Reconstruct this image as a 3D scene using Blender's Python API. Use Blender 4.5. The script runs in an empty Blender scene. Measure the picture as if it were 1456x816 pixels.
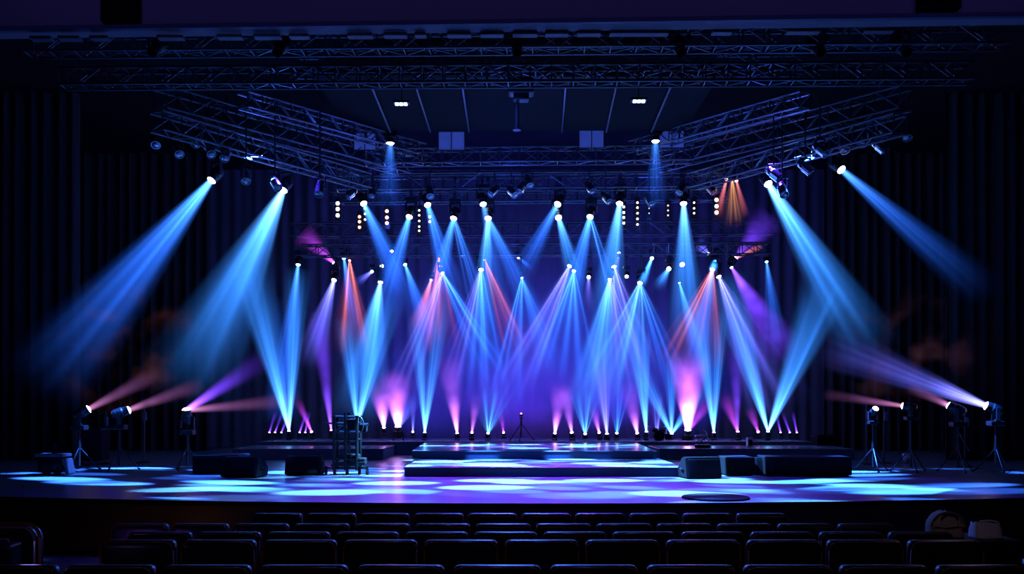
import bpy, bmesh, math, random
from mathutils import Vector, Matrix, Quaternion
random.seed(7)
sc = bpy.context.scene
COL = sc.collection
F, CX, HY, CZ = 1261.0, 728.0, 580.0, 1.4          # focal length in px, centre column, horizon row, camera height above stage
def at(px, py, Y): return Vector(((px-CX)/F*Y, Y, CZ+(HY-py)/F*Y))
def atx(px, Y): return (px-CX)/F*Y
ORD = ['zeroth','first','second','third','fourth','fifth','sixth','seventh','eighth','ninth','tenth','eleventh','twelfth','thirteenth',
 'fourteenth','fifteenth','sixteenth','seventeenth','eighteenth','nineteenth','twentieth','twenty-first','twenty-second','twenty-third',
 'twenty-fourth','twenty-fifth','twenty-sixth','twenty-seventh','twenty-eighth','twenty-ninth','thirtieth','thirty-first','thirty-second','thirty-third','thirty-fourth','thirty-fifth','thirty-sixth']

# ------------------------------------------------------------------ materials
class S:                                            # a socket with arithmetic
    def __init__(s, t, o): s.t, s.o = t, o
    def m(s, op, b=None, c=None):
        n = s.t.nodes.new('ShaderNodeMath'); n.operation = op
        for i, v in enumerate((s, b, c)):
            if v is None: continue
            if isinstance(v, S): s.t.links.new(v.o, n.inputs[i])
            else: n.inputs[i].default_value = v
        return S(s.t, n.outputs[0])
    def __add__(s, b): return s.m('ADD', b)
    def __sub__(s, b): return s.m('SUBTRACT', b)
    def __mul__(s, b): return s.m('MULTIPLY', b)
    def __truediv__(s, b): return s.m('DIVIDE', b)
    def __pow__(s, b): return s.m('POWER', b)
    def clamp(s):
        r = s.m('ADD', 0.0); r.o.node.use_clamp = True; return r
    def step(s, a, b):                               # smoothstep from a (0) to b (1)
        n = s.t.nodes.new('ShaderNodeMapRange'); n.interpolation_type = 'SMOOTHSTEP'
        s.t.links.new(s.o, n.inputs['Value']); n.inputs['From Min'].default_value = a; n.inputs['From Max'].default_value = b
        return S(s.t, n.outputs['Result'])
def new_mat(name):
    m = bpy.data.materials.new(name); m.use_nodes = True
    return m, m.node_tree
def combine(t, x, y, z):
    n = t.nodes.new('ShaderNodeCombineXYZ')
    for i, v in enumerate((x, y, z)):
        if isinstance(v, S): t.links.new(v.o, n.inputs[i])
        else: n.inputs[i].default_value = v
    return n.outputs[0]
def pbr(name, col, rough=.5, metal=0., noise=0., scale=8., bump=0., spec=.5, coat=0., emis=None, es=0.):
    m, t = new_mat(name); b = t.nodes['Principled BSDF']
    b.inputs['Base Color'].default_value = (*col, 1); b.inputs['Roughness'].default_value = rough; b.inputs['Metallic'].default_value = metal
    b.inputs['Specular IOR Level'].default_value = spec; b.inputs['Coat Weight'].default_value = coat
    if emis: b.inputs['Emission Color'].default_value = (*emis, 1); b.inputs['Emission Strength'].default_value = es
    if noise or bump:
        tc = t.nodes.new('ShaderNodeTexCoord'); nz = t.nodes.new('ShaderNodeTexNoise'); nz.inputs['Scale'].default_value = scale; nz.inputs['Detail'].default_value = 4
        t.links.new(tc.outputs['Object'], nz.inputs['Vector'])
        if noise:
            mx = t.nodes.new('ShaderNodeMix'); mx.data_type = 'RGBA'
            mx.inputs['A'].default_value = (*[c*(1-noise) for c in col], 1); mx.inputs['B'].default_value = (*[min(1, c*(1+noise)) for c in col], 1)
            t.links.new(nz.outputs['Fac'], mx.inputs['Factor']); t.links.new(mx.outputs['Result'], b.inputs['Base Color'])
        if bump:
            bp = t.nodes.new('ShaderNodeBump'); bp.inputs['Strength'].default_value = bump; bp.inputs['Distance'].default_value = .02
            t.links.new(nz.outputs['Fac'], bp.inputs['Height']); t.links.new(bp.outputs['Normal'], b.inputs['Normal'])
    return m
_glow = {}
def glow(col, s):
    k = (tuple(round(c, 3) for c in col), s)
    if k not in _glow:
        m, t = new_mat('lit_lens'); b = t.nodes['Principled BSDF']
        b.inputs['Base Color'].default_value = (.8, .8, .8, 1); b.inputs['Emission Color'].default_value = (*col, 1); b.inputs['Emission Strength'].default_value = s
        m.cycles.emission_sampling = 'NONE'; _glow[k] = m
    return _glow[k]

M = {}
M['black'] = pbr('black_paint', (.008, .008, .01), .45, 0, .3, 20, 0, .3)
M['truss'] = pbr('dark_aluminium', (.13, .14, .17), .36, .8, .2, 6)
M['pipe'] = pbr('steel_pipe', (.06, .06, .07), .4, .7, .2, 9)
M['chrome'] = pbr('bright_metal', (.75, .78, .82), .22, 1, .1, 20)
M['stage'] = pbr('stage_floor_paint', (.16, .16, .18), .29, 0, .25, 1.3, .02, .5)
M['riser'] = pbr('riser_top', (.2, .2, .22), .26, 0, .2, 2., .02, .6)
M['fascia'] = pbr('riser_fascia', (.06, .08, .16), .55, 0, .25, 3)
M['front'] = pbr('stage_front_wood', (.12, .07, .055), .5, 0, .3, 2.2)
M['wall'] = pbr('black_wall', (.004, .004, .006), .9, 0, .3, 1.5, 0, .08)
M['header'] = pbr('plaster_header', (.26, .24, .3), .8, 0, .08, .6)
M['drape'] = pbr('black_drape', (.012, .012, .016), .9, 0, .3, 3)
M['backdrop'] = pbr('dark_cyclorama', (.06, .06, .09), .9, 0, .3, 1.2)
M['carpet'] = pbr('dark_carpet', (.02, .015, .02), .95, 0, .4, 30)
M['seat'] = pbr('dark_leather', (.018, .018, .022), .33, 0, .3, 25, .08, .6)
M['piping'] = pbr('red_brown_piping', (.22, .05, .03), .4, 0, .2, 10)
M['silver'] = pbr('silver_edge', (.6, .6, .68), .25, .8, .1, 10)
M['grille'] = pbr('black_grille', (.002, .0015, .004), .85, 0, .4, 120, .3, .08)
M['cabinet'] = pbr('textured_cabinet', (.004, .003, .008), .8, 0, .3, 60, .1, .1)
M['canvas'] = pbr('tan_canvas', (.42, .36, .28), .85, 0, .15, 12, .3)
M['whitecloth'] = pbr('white_canvas', (.6, .62, .68), .8, 0, .12, 12, .3)
M['grey'] = pbr('pale_grey_plastic', (.4, .4, .48), .5, 0, .15, 8)
M['screen'] = pbr('glowing_panel_cloth', (.3, .32, .5), .7, 0, .5, 2.5, .3, emis=(.03, .06, .4), es=.5)  # blue emission stands in for light through the cloth
M['ledpanel'] = glow((.6, .75, 1), 2.2)
M['batten'] = pbr('grey_batten', (.1, .1, .13), .5, 0, .2, 10)
M['cable'] = pbr('black_cable', (.03, .03, .035), .5)

# ------------------------------------------------------------------ mesh helpers
def finish(name, bm, mat, parent=None, smooth=False):
    me = bpy.data.meshes.new(name); bm.normal_update(); bm.to_mesh(me); bm.free()
    if smooth:
        for p in me.polygons: p.use_smooth = True
    me.materials.append(mat)
    return link(name, me, parent)
def link(name, me, parent=None):
    o = bpy.data.objects.new(name, me); COL.objects.link(o)
    if parent: o.parent = parent
    return o
def tag(o, label=None, cat=None, group=None, kind=None):
    for k, v in (('label', label), ('category', cat), ('group', group), ('kind', kind)):
        if v: o[k] = v
    return o
def empty(name, loc, rz=0.):
    o = bpy.data.objects.new(name, None); COL.objects.link(o); o.location = loc; o.rotation_euler = (0, 0, rz); o.empty_display_size = .1
    return o
def box(bm, c, d, bev=0., mtx=None, seg=2):
    r = bmesh.ops.create_cube(bm, size=1)
    vs = r['verts']
    bmesh.ops.scale(bm, vec=d, verts=vs)
    if bev:
        es = list({e for v in vs for e in v.link_edges})
        r = bmesh.ops.bevel(bm, geom=es, offset=bev, segments=seg, affect='EDGES', profile=.6)
        vs = list({v for f in r['faces'] for v in f.verts} | {v for v in vs if v.is_valid})
    if mtx: bmesh.ops.transform(bm, matrix=mtx, verts=vs)
    bmesh.ops.translate(bm, vec=c, verts=vs)
    return vs
def tube(bm, a, b, r, n=8, r2=None):
    a, b = Vector(a), Vector(b); d = b-a
    q = d.to_track_quat('Z', 'Y').to_matrix().to_4x4()
    bmesh.ops.create_cone(bm, cap_ends=True, segments=n, radius1=r, radius2=r if r2 is None else r2, depth=d.length, matrix=Matrix.Translation((a+b)/2) @ q)
def lathe(bm, prof, n=16, mtx=None):                 # prof: (radius, z) pairs
    rings = []
    for r, z in prof:
        if r < 1e-5: rings.append([bm.verts.new((0, 0, z))])
        else: rings.append([bm.verts.new((r*math.cos(2*math.pi*i/n), r*math.sin(2*math.pi*i/n), z)) for i in range(n)])
    for A, B in zip(rings, rings[1:]):
        for i in range(n):
            j = (i+1) % n
            if len(A) == 1 and len(B) == 1: continue
            if len(A) == 1: bm.faces.new((A[0], B[j], B[i]))
            elif len(B) == 1: bm.faces.new((A[i], A[j], B[0]))
            else: bm.faces.new((A[i], A[j], B[j], B[i]))
    vs = [v for r in rings for v in r]
    if mtx: bmesh.ops.transform(bm, matrix=mtx, verts=vs)
    return vs
def path_tube(bm, pts, r, n=6):
    for a, b in zip(pts, pts[1:]): tube(bm, a, b, r, n)
def prism(bm, poly, x0, x1):                          # poly in (y, z), extruded along x
    A = [bm.verts.new((x0, y, z)) for y, z in poly]; B = [bm.verts.new((x1, y, z)) for y, z in poly]
    n = len(poly)
    bm.faces.new(A); bm.faces.new(B[::-1])
    for i in range(n): bm.faces.new((A[i], B[i], B[(i+1) % n], A[(i+1) % n]))
    bmesh.ops.recalc_face_normals(bm, faces=bm.faces)
    return A+B

# ------------------------------------------------------------------ haze beams (emissive volumes imitating lamplight in haze)
BN = [0]
def volume_shell(name):
    m, t = new_mat(name); t.nodes.remove(t.nodes['Principled BSDF'])
    v = t.nodes.new('ShaderNodeVolumePrincipled'); v.inputs['Density'].default_value = 0; v.inputs['Blackbody Intensity'].default_value = 0
    v.inputs['Density Attribute'].default_value = ''; v.inputs['Color'].default_value = (0, 0, 0, 1)
    t.links.new(v.outputs[0], t.nodes['Material Output'].inputs['Volume'])
    return m, t, v
def smoke(t, scale, lo, hi, detail=1.5):
    g = t.nodes.new('ShaderNodeNewGeometry'); n = t.nodes.new('ShaderNodeTexNoise'); n.inputs['Scale'].default_value = scale; n.inputs['Detail'].default_value = detail
    t.links.new(g.outputs['Position'], n.inputs['Vector'])
    return S(t, n.outputs[0]).step(lo, hi)
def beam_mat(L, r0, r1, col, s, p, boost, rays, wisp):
    m, t, v = volume_shell('emissive_haze')
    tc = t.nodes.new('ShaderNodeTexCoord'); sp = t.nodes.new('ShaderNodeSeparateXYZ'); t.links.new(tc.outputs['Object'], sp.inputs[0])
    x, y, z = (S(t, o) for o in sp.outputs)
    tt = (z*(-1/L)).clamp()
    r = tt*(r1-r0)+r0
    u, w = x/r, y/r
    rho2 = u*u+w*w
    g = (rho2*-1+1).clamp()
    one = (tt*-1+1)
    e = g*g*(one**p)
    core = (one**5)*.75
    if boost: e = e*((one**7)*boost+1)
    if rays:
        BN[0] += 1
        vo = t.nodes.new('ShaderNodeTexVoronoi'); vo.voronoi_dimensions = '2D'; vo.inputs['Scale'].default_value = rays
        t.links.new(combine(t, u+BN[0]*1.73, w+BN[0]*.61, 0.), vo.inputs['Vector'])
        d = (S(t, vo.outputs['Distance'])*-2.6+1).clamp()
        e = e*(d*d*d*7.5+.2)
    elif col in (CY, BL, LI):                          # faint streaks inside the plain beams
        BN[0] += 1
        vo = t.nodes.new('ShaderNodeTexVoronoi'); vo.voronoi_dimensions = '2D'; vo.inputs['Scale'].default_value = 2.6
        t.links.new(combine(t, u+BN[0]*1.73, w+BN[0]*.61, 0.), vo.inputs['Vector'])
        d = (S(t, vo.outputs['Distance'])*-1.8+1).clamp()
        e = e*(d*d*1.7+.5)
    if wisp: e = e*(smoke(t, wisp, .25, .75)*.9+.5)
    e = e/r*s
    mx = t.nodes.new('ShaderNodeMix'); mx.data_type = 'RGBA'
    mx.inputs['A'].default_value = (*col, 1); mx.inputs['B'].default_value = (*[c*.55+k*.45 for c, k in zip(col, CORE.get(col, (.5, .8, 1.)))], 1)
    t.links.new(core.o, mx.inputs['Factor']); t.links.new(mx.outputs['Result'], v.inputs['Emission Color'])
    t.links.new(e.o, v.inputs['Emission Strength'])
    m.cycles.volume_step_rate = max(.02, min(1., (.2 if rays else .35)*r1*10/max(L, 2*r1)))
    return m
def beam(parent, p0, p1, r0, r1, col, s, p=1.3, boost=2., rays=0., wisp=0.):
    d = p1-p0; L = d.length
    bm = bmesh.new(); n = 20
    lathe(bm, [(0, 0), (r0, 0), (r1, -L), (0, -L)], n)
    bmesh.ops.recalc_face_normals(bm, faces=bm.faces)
    o = finish('emissive_beam', bm, beam_mat(L, r0, r1, col, s, p, boost, rays, wisp), parent)
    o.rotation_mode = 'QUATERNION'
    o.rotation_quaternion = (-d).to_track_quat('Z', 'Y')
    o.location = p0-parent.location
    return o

# ------------------------------------------------------------------ stage lamps
def shared(key, make, cache={}):
    if key not in cache: cache[key] = make()
    return cache[key]
def mesh_of(bm, mat, smooth=True):
    me = bpy.data.meshes.new('lamp_piece'); bm.normal_update(); bm.to_mesh(me); bm.free(); me.materials.append(mat)
    for p in me.polygons: p.use_smooth = smooth
    return me
def mk_head():                                        # lens plane at z=0, looks along -Z, pivot at z=.2
    bm = bmesh.new(); lathe(bm, [(.07, .01), (.1, -.015), (.105, .02), (.105, .1), (.12, .13), (.12, .27), (.1, .33), (.05, .36), (0, .36)], 18)
    for a in range(6):
        c = math.cos(a*math.pi/3); s_ = math.sin(a*math.pi/3); box(bm, (c*.118, s_*.118, .2), (.02, .02, .12))
    return mesh_of(bm, M['black'], False)
def mk_lens(col, s):
    bm = bmesh.new(); lathe(bm, [(.092, 0), (.088, -.018), (.066, -.038), (.034, -.05), (0, -.054)], 16)
    bmesh.ops.recalc_face_normals(bm, faces=bm.faces)
    return mesh_of(bm, glow(col, s))
def mk_yoke():                                        # pivot at origin, base above (+z)
    bm = bmesh.new()
    for sx in (-1, 1): box(bm, (sx*.15, 0, .1), (.035, .09, .28), .012)
    box(bm, (0, 0, .235), (.335, .1, .04), .012)
    return mesh_of(bm, M['black'], False)
def mk_base():
    bm = bmesh.new(); box(bm, (0, 0, .31), (.32, .24, .11), .02); tube(bm, (0, 0, .235), (0, 0, .27), .06, 12)
    return mesh_of(bm, M['black'], False)
def fixture(name, lens_p, aim, label, cat, lens_col, lens_s, scale=1., up=1, hang_to=None, group=None, stand_to=None):
    """moving head; up=1 hangs from its base, up=-1 stands on it"""
    d = (aim-lens_p).normalized()
    piv = lens_p-d*.2*scale
    root = empty(name, piv+Vector((0, 0, up*.365*scale)))
    tag(root, label, cat, group)
    off = piv-root.location
    flat = Vector((d.x, d.y, 0))
    pan = math.atan2(flat.y, flat.x)-math.pi/2 if flat.length > .05 else 0
    q = (-d).to_track_quat('Z', 'Y')
    h = link('lamp_head', shared('head', mk_head), root); h.rotation_mode = 'QUATERNION'; h.rotation_quaternion = q; h.location = lens_p-root.location; h.scale = (scale,)*3
    l = link('lens', shared(('lens', tuple(lens_col), lens_s), lambda: mk_lens(lens_col, lens_s)), h)
    y = link('yoke', shared('yoke', mk_yoke), root); y.location = off; y.rotation_euler = (0 if up > 0 else math.pi, 0, pan); y.scale = (scale,)*3
    b = link('base', shared('base', mk_base), root); b.location = off; b.rotation_euler = (0 if up > 0 else math.pi, 0, 0); b.scale = (scale,)*3
    if hang_to and hang_to > root.location.z+.03:
        bm = bmesh.new(); tube(bm, (0, 0, -.01), (0, 0, hang_to-root.location.z), .024, 8); box(bm, (0, 0, hang_to-root.location.z), (.09, .09, .12), .015)
        finish('hanging_clamp', bm, M['pipe'], root)
    if stand_to is not None:
        zz = stand_to-root.location.z
        bm = bmesh.new(); tube(bm, (0, 0, zz+.1), (0, 0, 0), .022, 10); tube(bm, (0, 0, zz+.45), (0, 0, zz+.62), .034, 10)
        finish('pole', bm, M['black'], root)
        for k in range(3):
            a = k*2.094+.4; bm = bmesh.new(); e = Vector((math.cos(a)*.42, math.sin(a)*.42, zz+.012))
            tube(bm, (0, 0, zz+.52), e, .014, 8); tube(bm, e-Vector((0, 0, .01)), e+Vector((0, 0, .03)), .025, 8)
            finish('tripod_leg', bm, M['black'], root)
    return root
def add_spot(parent, p, aim, col, w, deg, blend=.4, radius=.05):
    l = bpy.data.lights.new('spot_source', 'SPOT'); l.color = col; l.energy = w; l.spot_size = math.radians(deg); l.spot_blend = blend; l.shadow_soft_size = radius
    o = bpy.data.objects.new('spot_source', l); COL.objects.link(o)
    o.rotation_mode = 'QUATERNION'; o.rotation_quaternion = (-(aim-p)).to_track_quat('Z', 'Y'); o.location = p
    if parent: o.parent = parent; o.location = p-parent.location
    return o, l

BL = (.022, .15, 1.); CY = (.035, .25, 1.); LI = (.13, .14, 1.); PU = (.13, .035, .8); MG = (.5, .05, .9); PK = (.55, .13, 1.); OR = (.85, .17, .2); AM = (.8, .3, .1); BR = (.3, .1, .34)
CORE = {BL: (.15, .6, 1.), CY: (.35, .9, 1.), LI: (.6, .6, 1.), PU: (.6, .2, 1.), MG: (1., .3, .9), PK: (1., .6, .9), OR: (1., .45, .3), AM: (1., .6, .4), BR: (.8, .3, .4)}
WH = (.72, .9, 1.)
NAMES = {BL: 'blue', CY: 'bright cyan', LI: 'lilac', PU: 'violet', MG: 'magenta', PK: 'pink', OR: 'orange-red', AM: 'amber', BR: 'dim rosy'}
def lean(x0, y0, x1, y1):
    dx, dy = x1-x0, y1-y0
    v = 'down' if dy > 0 else 'up'
    if abs(dx) < .14*abs(dy): return 'straight '+v
    return v+('-left' if dx < 0 else '-right')
# every beam: (end px, end py, end radius in px, colour, strength, falloff power, rays, depth shift, wisp)
def B(x, y, r, col, s=1., p=1.2, rays=0., dY=None, boost=2., wisp=0.): return dict(x=x, y=y, r=r, c=col, s=s, p=p, rays=rays, dY=dY, boost=boost, wisp=wisp)
def lamp_row(row, Y, hang, where, group, up=1, default_dY=-2., scale=1., cat='stage light', name='moving_head_spotlight', stand=None):
    row = sorted(row, key=lambda r: r[0]); gain = 1.6 if up > 0 else 1.2
    for i, (px, py, lc, ls, beams, *kw) in enumerate(row):
        kw = kw[0] if kw else {}
        yy = kw.get('Y', Y); sc_ = kw.get('s', 1.)*(scale if name != 'floor_spotlight' or 's' not in kw else .66)
        p = at(px, py, yy)
        bs = beams or []
        aim = at(bs[0]['x'], bs[0]['y'], yy+(default_dY if bs[0]['dY'] is None else bs[0]['dY'])) if bs else p+Vector((.1*math.sin(px), -.8, -.7*up))
        if len(bs) > 1 and up < 0: aim = p+Vector((0, -.25, 1))
        look = kw.get('look') or (NAMES[bs[0]['c']]+(' fan ' if bs[0]['rays'] or len(bs) > 2 else ' twin beams ' if len(bs) == 2 else ' beam ')+lean(px, py, bs[0]['x'], bs[0]['y']) if bs else 'bare glowing lens without beam')
        lab = f"stage light with {look}, {ORD[i+1]} from left {where}"
        root = fixture(name, p, aim, lab, cat, lc, ls, sc_, up, hang, group, kw.get('stand', stand))
        for b in bs:
            e = at(b['x'], b['y'], yy+(default_dY if b['dY'] is None else b['dY']))
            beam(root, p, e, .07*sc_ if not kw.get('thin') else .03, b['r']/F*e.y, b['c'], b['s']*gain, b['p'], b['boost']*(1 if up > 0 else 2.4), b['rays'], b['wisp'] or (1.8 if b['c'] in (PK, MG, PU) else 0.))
        if kw.get('spot'):
            add_spot(root, p+(aim-p).normalized()*.12, aim, kw['spot'][0], kw['spot'][1], kw['spot'][2])

W0, B0 = (.75, .92, 1.), (.25, .55, 1.)
T1Y, T1Z = 24.5, 7.75
row1 = [
 (301,256,W0,14,[B(50,560,80,BL,1.7,1.7,dY=-3)],dict(Y=20,s=1.05)),
 (403,270,W0,14,[B(255,570,90,CY,2.2,1.6,dY=-3)],dict(Y=21,s=1.05)),
 (517,289,W0,14,[B(590,450,38,BL,1.1)]),
 (582,308,W0,12,[B(535,470,34,BL,1.1)]),
 (608,291,W0,14,[B(650,440,32,BL,1.1)]),
 (645,310,W0,12,[B(600,490,36,BL,.9),B(700,500,36,BL,.6,1.2,1.6)]),
 (687,290,W0,12,[B(722,470,26,BL,.5)]),
 (694,310,W0,12,[B(684,480,30,CY,1.3),B(775,480,34,BL,.8)]),
 (793,290,W0,12,[B(735,400,26,BL,.9)]),
 (794,309,W0,12,[B(822,410,22,CY,1.1)]),
 (839,308,W0,12,[B(800,470,34,BL,1.2),B(885,480,34,BL,.7,1.2,1.6)]),
 (881,289,W0,14,[B(858,470,40,CY,1.4)]),
 (972,289,W0,14,[B(978,500,44,CY,1.4)]),
 (1092,261,W0,14,[B(1245,510,58,CY,2.1,1.5,dY=-3)],dict(Y=21,s=1.05)),
 (1196,241,W0,14,[B(1410,425,38,BL,.8,1.6,dY=-3)],dict(Y=20,s=1.05)),
]
lamp_row(row1, T1Y, T1Z, 'in the overhead row', 'moving heads on the middle and side trusses')
T2Y, T2Z = 28., 6.75
row2 = [
 (424,376,B0,8,[B(398,600,34,BL,.9,.8)]),
 (475,374,(1,.8,.8),8,[B(428,330,24,MG,.8,1.,dY=-.5)],dict(s=.8,look='pink beam thrown up-left')),
 (489,367,B0,8,[B(506,480,18,BL,.8)],dict(s=.8)),
 (475,398,W0,8,[B(438,520,34,LI,1.2)]),
 (497,370,OR,6,[B(500,500,44,OR,.75,1.,1.6)],dict(s=.6)),
 (541,401,W0,14,[B(508,600,58,CY,1.7,1.2)]),
 (529,386,B0,5,[B(508,402,10,LI,.5)],dict(s=.7)),
 (543,378,W0,10,None,dict(s=.8)),
 (557,357,(1,.85,.5),8,None,dict(s=.7,look='yellow-white dot, no beam')),
 (576,376,B0,8,[B(612,480,22,BL,1.,1.)],dict(s=.8)),
 (625,363,OR,6,[B(618,500,50,OR,.6,1.,1.5)],dict(s=.6)),
 (613,398,OR,6,[B(592,470,20,OR,.45,1.)],dict(s=.6)),
 (629,388,B0,9,[B(705,530,46,BL,1.2,1.,1.5),B(565,570,44,LI,.7,1.,1.8)],dict(s=.8)),
 (684,383,W0,12,[B(690,560,56,BL,1.3,1.,1.7),B(640,560,40,LI,.8,1.,1.8)]),
 (689,369,OR,5,[B(738,500,34,OR,.55,1.,1.5)],dict(s=.5)),
 (658,364,(.1,.25,1),8,None,dict(s=.8,look='deep blue dot, no beam')),
 (737,366,(1,.7,.55),6,[B(757,383,7,BL,.3)],dict(s=.6)),
 (742,395,B0,5,[B(790,540,34,BL,.6,1.),B(715,580,50,BL,.8,1.,1.8)],dict(s=.6)),
 (810,378,W0,14,[B(730,560,60,LI,1.,.9,1.8)]),
 (816,385,W0,12,[B(770,540,62,BL,1.1,1.,1.8),B(830,560,50,BL,.7,1.,1.5)],dict(s=.8)),
 (837,394,(1,.95,.8),9,[B(836,440,14,LI,.3)],dict(s=.8)),
 (846,362,(1,.8,.6),6,None,dict(s=.5,look='tiny warm dot, no beam')),
 (880,360,(1,.6,.6),8,[B(873,400,8,LI,.3)],dict(s=.7)),
 (873,379,W0,14,[B(905,540,64,LI,.9,1.,1.7)]),
 (867,397,W0,12,[B(835,590,54,CY,1.3,.9),B(905,570,44,LI,.7,1.,1.8)],dict(s=.8)),
 (910,402,W0,14,[B(868,570,80,CY,1.2,.9,1.9),B(965,570,44,BL,.8,1.,1.7)]),
 (891,393,W0,7,None,dict(s=.8)),
 (927,367,W0,8,[B(912,404,9,CY,1.2,.5)],dict(s=.8)),
 (951,382,W0,9,[B(935,408,14,CY,.7)],dict(s=.9)),
 (970,376,W0,9,None,dict(s=1.1,look='bright white blob, no beam')),
 (966,402,B0,6,[B(1010,560,28,BL,1.,1.)],dict(s=.5)),
 (1007,362,(.9,.8,1),10,[B(992,346,14,LI,1.1,.8,dY=-.5)],dict(s=.9,look='lilac splash thrown up-left')),
 (1020,363,B0,8,[B(1013,384,8,CY,1.1,.3)],dict(s=.7)),
 (1013,383,(1,.5,.4),14,[B(955,520,40,OR,.55,1.,1.5),B(1012,520,34,OR,.4,1.,1.4),B(985,540,40,BL,.8,1.)]),
 (1022,393,W0,12,[B(1105,590,66,LI,1.3,1.,1.6)]),
 (1040,380,B0,8,[B(1120,510,42,PU,1.2,1.)],dict(s=.7)),
]
row2 += [(1046,367,(1,.6,.4),6,[B(1098,305,36,PU,.75,.9,dY=-.5),B(1083,349,7,OR,.7,.6,dY=-.5)],dict(look='violet and orange beams up-right')),
          (1090,372,B0,8,[B(1106,500,24,BL,.55,1.)],dict(s=.7))]
lamp_row([r for r in row2 if r[1] < 380], 28.6, T2Z, 'on the upper rear truss', 'lights on the upper rear truss', scale=.82)
lamp_row([r for r in row2 if r[1] >= 380], 27.4, 6.1, 'on the lower rear truss', 'lights on the lower rear truss', scale=.82)
lamp_row([(555,203,W0,14,[B(553,300,26,BL,.5,1.2,dY=-.1)],dict(look='faint blue beam straight down')),
          (932,200,W0,14,[B(932,300,26,BL,.5,1.2,dY=-.1)],dict(look='faint blue beam straight down')),
          ], 21.6, 8.6, 'of the two ceiling downlights', 'ceiling downlights')
lamp_row([(1033,255,(1,.45,.35),5,[B(1020,308,9,OR,.55,1.)],dict(s=.5)),(1041,256,(1,.5,.5),6,[B(1042,318,22,AM,.6,1.,1.6)],dict(s=.5)),
          (1047,257,(1,.45,.4),5,[B(1060,308,9,OR,.4,1.)],dict(s=.5))], 23.5, 8.0, 'of three under right truss', 'orange lamp cluster', default_dY=-.6)

# floor lamps on the back deck
FY = 27.
PKW = (1., .75, .95)
rowf = [
 (411,613,W0,16,[B(352,370,40,CY,1.9,.9),B(424,380,26,CY,1.7,.9),B(390,420,22,BL,.5,.9)]),
 (443,614,(1,.3,.9),10,[B(424,570,9,MG,.8,1.)],dict(s=.7)),
 (471,612,(1,.3,.7),8,[B(452,440,24,PU,.9,.9,wisp=1.2)],dict(s=.7)),
 (480,614,(1,.3,.7),8,None,dict(s=.6)),
 (508,605,W0,14,[B(492,450,24,CY,1.6,.9),B(552,420,34,CY,1.6,.9)]),
 (546,608,PKW,16,[B(540,545,26,PK,2.,1.2,boost=6)]),
 (566,607,(1,.9,1),24,[B(562,530,34,PK,2.6,1.1,boost=9),B(590,560,22,LI,1.,1.2)],dict(s=1.5,look='very bright white-pink flare')),
 (587,614,PKW,8,[B(588,560,9,LI,.6)],dict(s=.6)),
 (604,615,W0,14,[B(592,440,20,CY,1.6,.9),B(630,420,22,CY,1.3,.9)]),
 (650,616,PKW,14,[B(638,500,30,PK,.8,1.1,boost=5)]),
 (671,615,(1,.5,.8),10,[B(678,560,14,PK,.6)],dict(s=.7)),
 (694,616,W0,9,[B(702,545,58,CY,1.,1.,1.8)]),
 (716,615,(1,.4,.7),8,[B(712,585,8,MG,.5)],dict(s=.6)),
 (741,588,(1,.15,.6),6,None,dict(s=.5,look='raised tiny magenta dot',stand=.41)),
 (789,616,PKW,12,[B(797,545,22,PK,.9,1.,boost=4,wisp=2.)]),
 (813,615,PKW,10,[B(802,548,18,PK,.8,1.,wisp=2.)],dict(s=.8)),
 (832,617,W0,10,[B(832,550,36,CY,1.2,1.,1.7)]),
 (852,615,(1,.5,.8),9,[B(843,578,11,PK,.7)],dict(s=.7)),
 (863,617,W0,10,[B(850,460,32,LI,1.,1.)],dict(s=.8)),
 (877,616,W0,10,[B(882,540,28,BL,1.2,1.,1.5)]),
 (906,616,(1,.5,.6),14,[B(893,545,24,PK,.6,1.,boost=5)]),
 (919,614,W0,12,[B(900,440,22,CY,1.5,.9),B(920,470,10,CY,1.1,.8)]),
 (934,616,W0,8,[B(936,560,20,LI,.8,1.,1.5)],dict(s=.7)),
 (955,617,W0,16,[B(908,520,22,CY,1.6,1.),B(954,500,18,CY,1.3,1.),B(1000,550,20,CY,1.6,1.)]),
 (978,612,(1,.9,1),28,[B(979,500,42,PK,3.2,1.1,boost=9),B(1015,560,16,MG,.7)],dict(s=1.6,look='largest white-pink flare')),
 (1015,615,W0,14,[B(992,430,24,CY,1.6,.9),B(1026,440,17,CY,1.4,.9)]),
 (1049,614,(1,.5,.8),10,[B(1030,560,17,MG,.6),B(1044,470,20,PU,.7)],dict(s=.8)),
 (1078,614,(1,.4,.8),8,[B(1066,580,12,MG,.5)],dict(s=.7)),
 (1092,614,W0,18,[B(1028,390,38,CY,1.8,.9),B(1178,400,46,CY,1.9,.9)]),
]
lamp_row(rowf, FY, None, 'along the back deck', 'lamps standing along the back deck', up=-1, default_dY=-1.0, scale=.48, name='floor_spotlight')
rowp = [(x,615,(.5,.4,1),5,[B(x2,585,4,PU,.9,.9)],dict(s=.35,thin=1)) for x, x2 in ((383,392),(391,402),(400,412),(426,436),(434,440),(1110,1103),(1123,1112),(1133,1127))]
lamp_row(rowp, FY+.3, None, 'of the tiny deck pin lamps', 'violet pin lamps', up=-1, default_dY=-.3, name='pin_spotlight')
rows_ = [
 (125,582,(1,.8,.8),12,[B(225,530,18,BR,.36,.8,wisp=2.,dY=.5)],dict(look='faint rosy beam up-right')),
 (182,583,(1,.9,.85),14,[B(290,545,18,BR,.36,.8,wisp=2.,dY=.5)],dict(look='warm lens and brownish beam')),
 (265,583,(1,.75,.95),16,[B(385,505,24,PU,1.1,1.1,dY=.5,boost=3,wisp=1.),B(430,568,18,BR,.4,.8,dY=.5)],dict(look='violet beam spreading up-right')),
]
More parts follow.
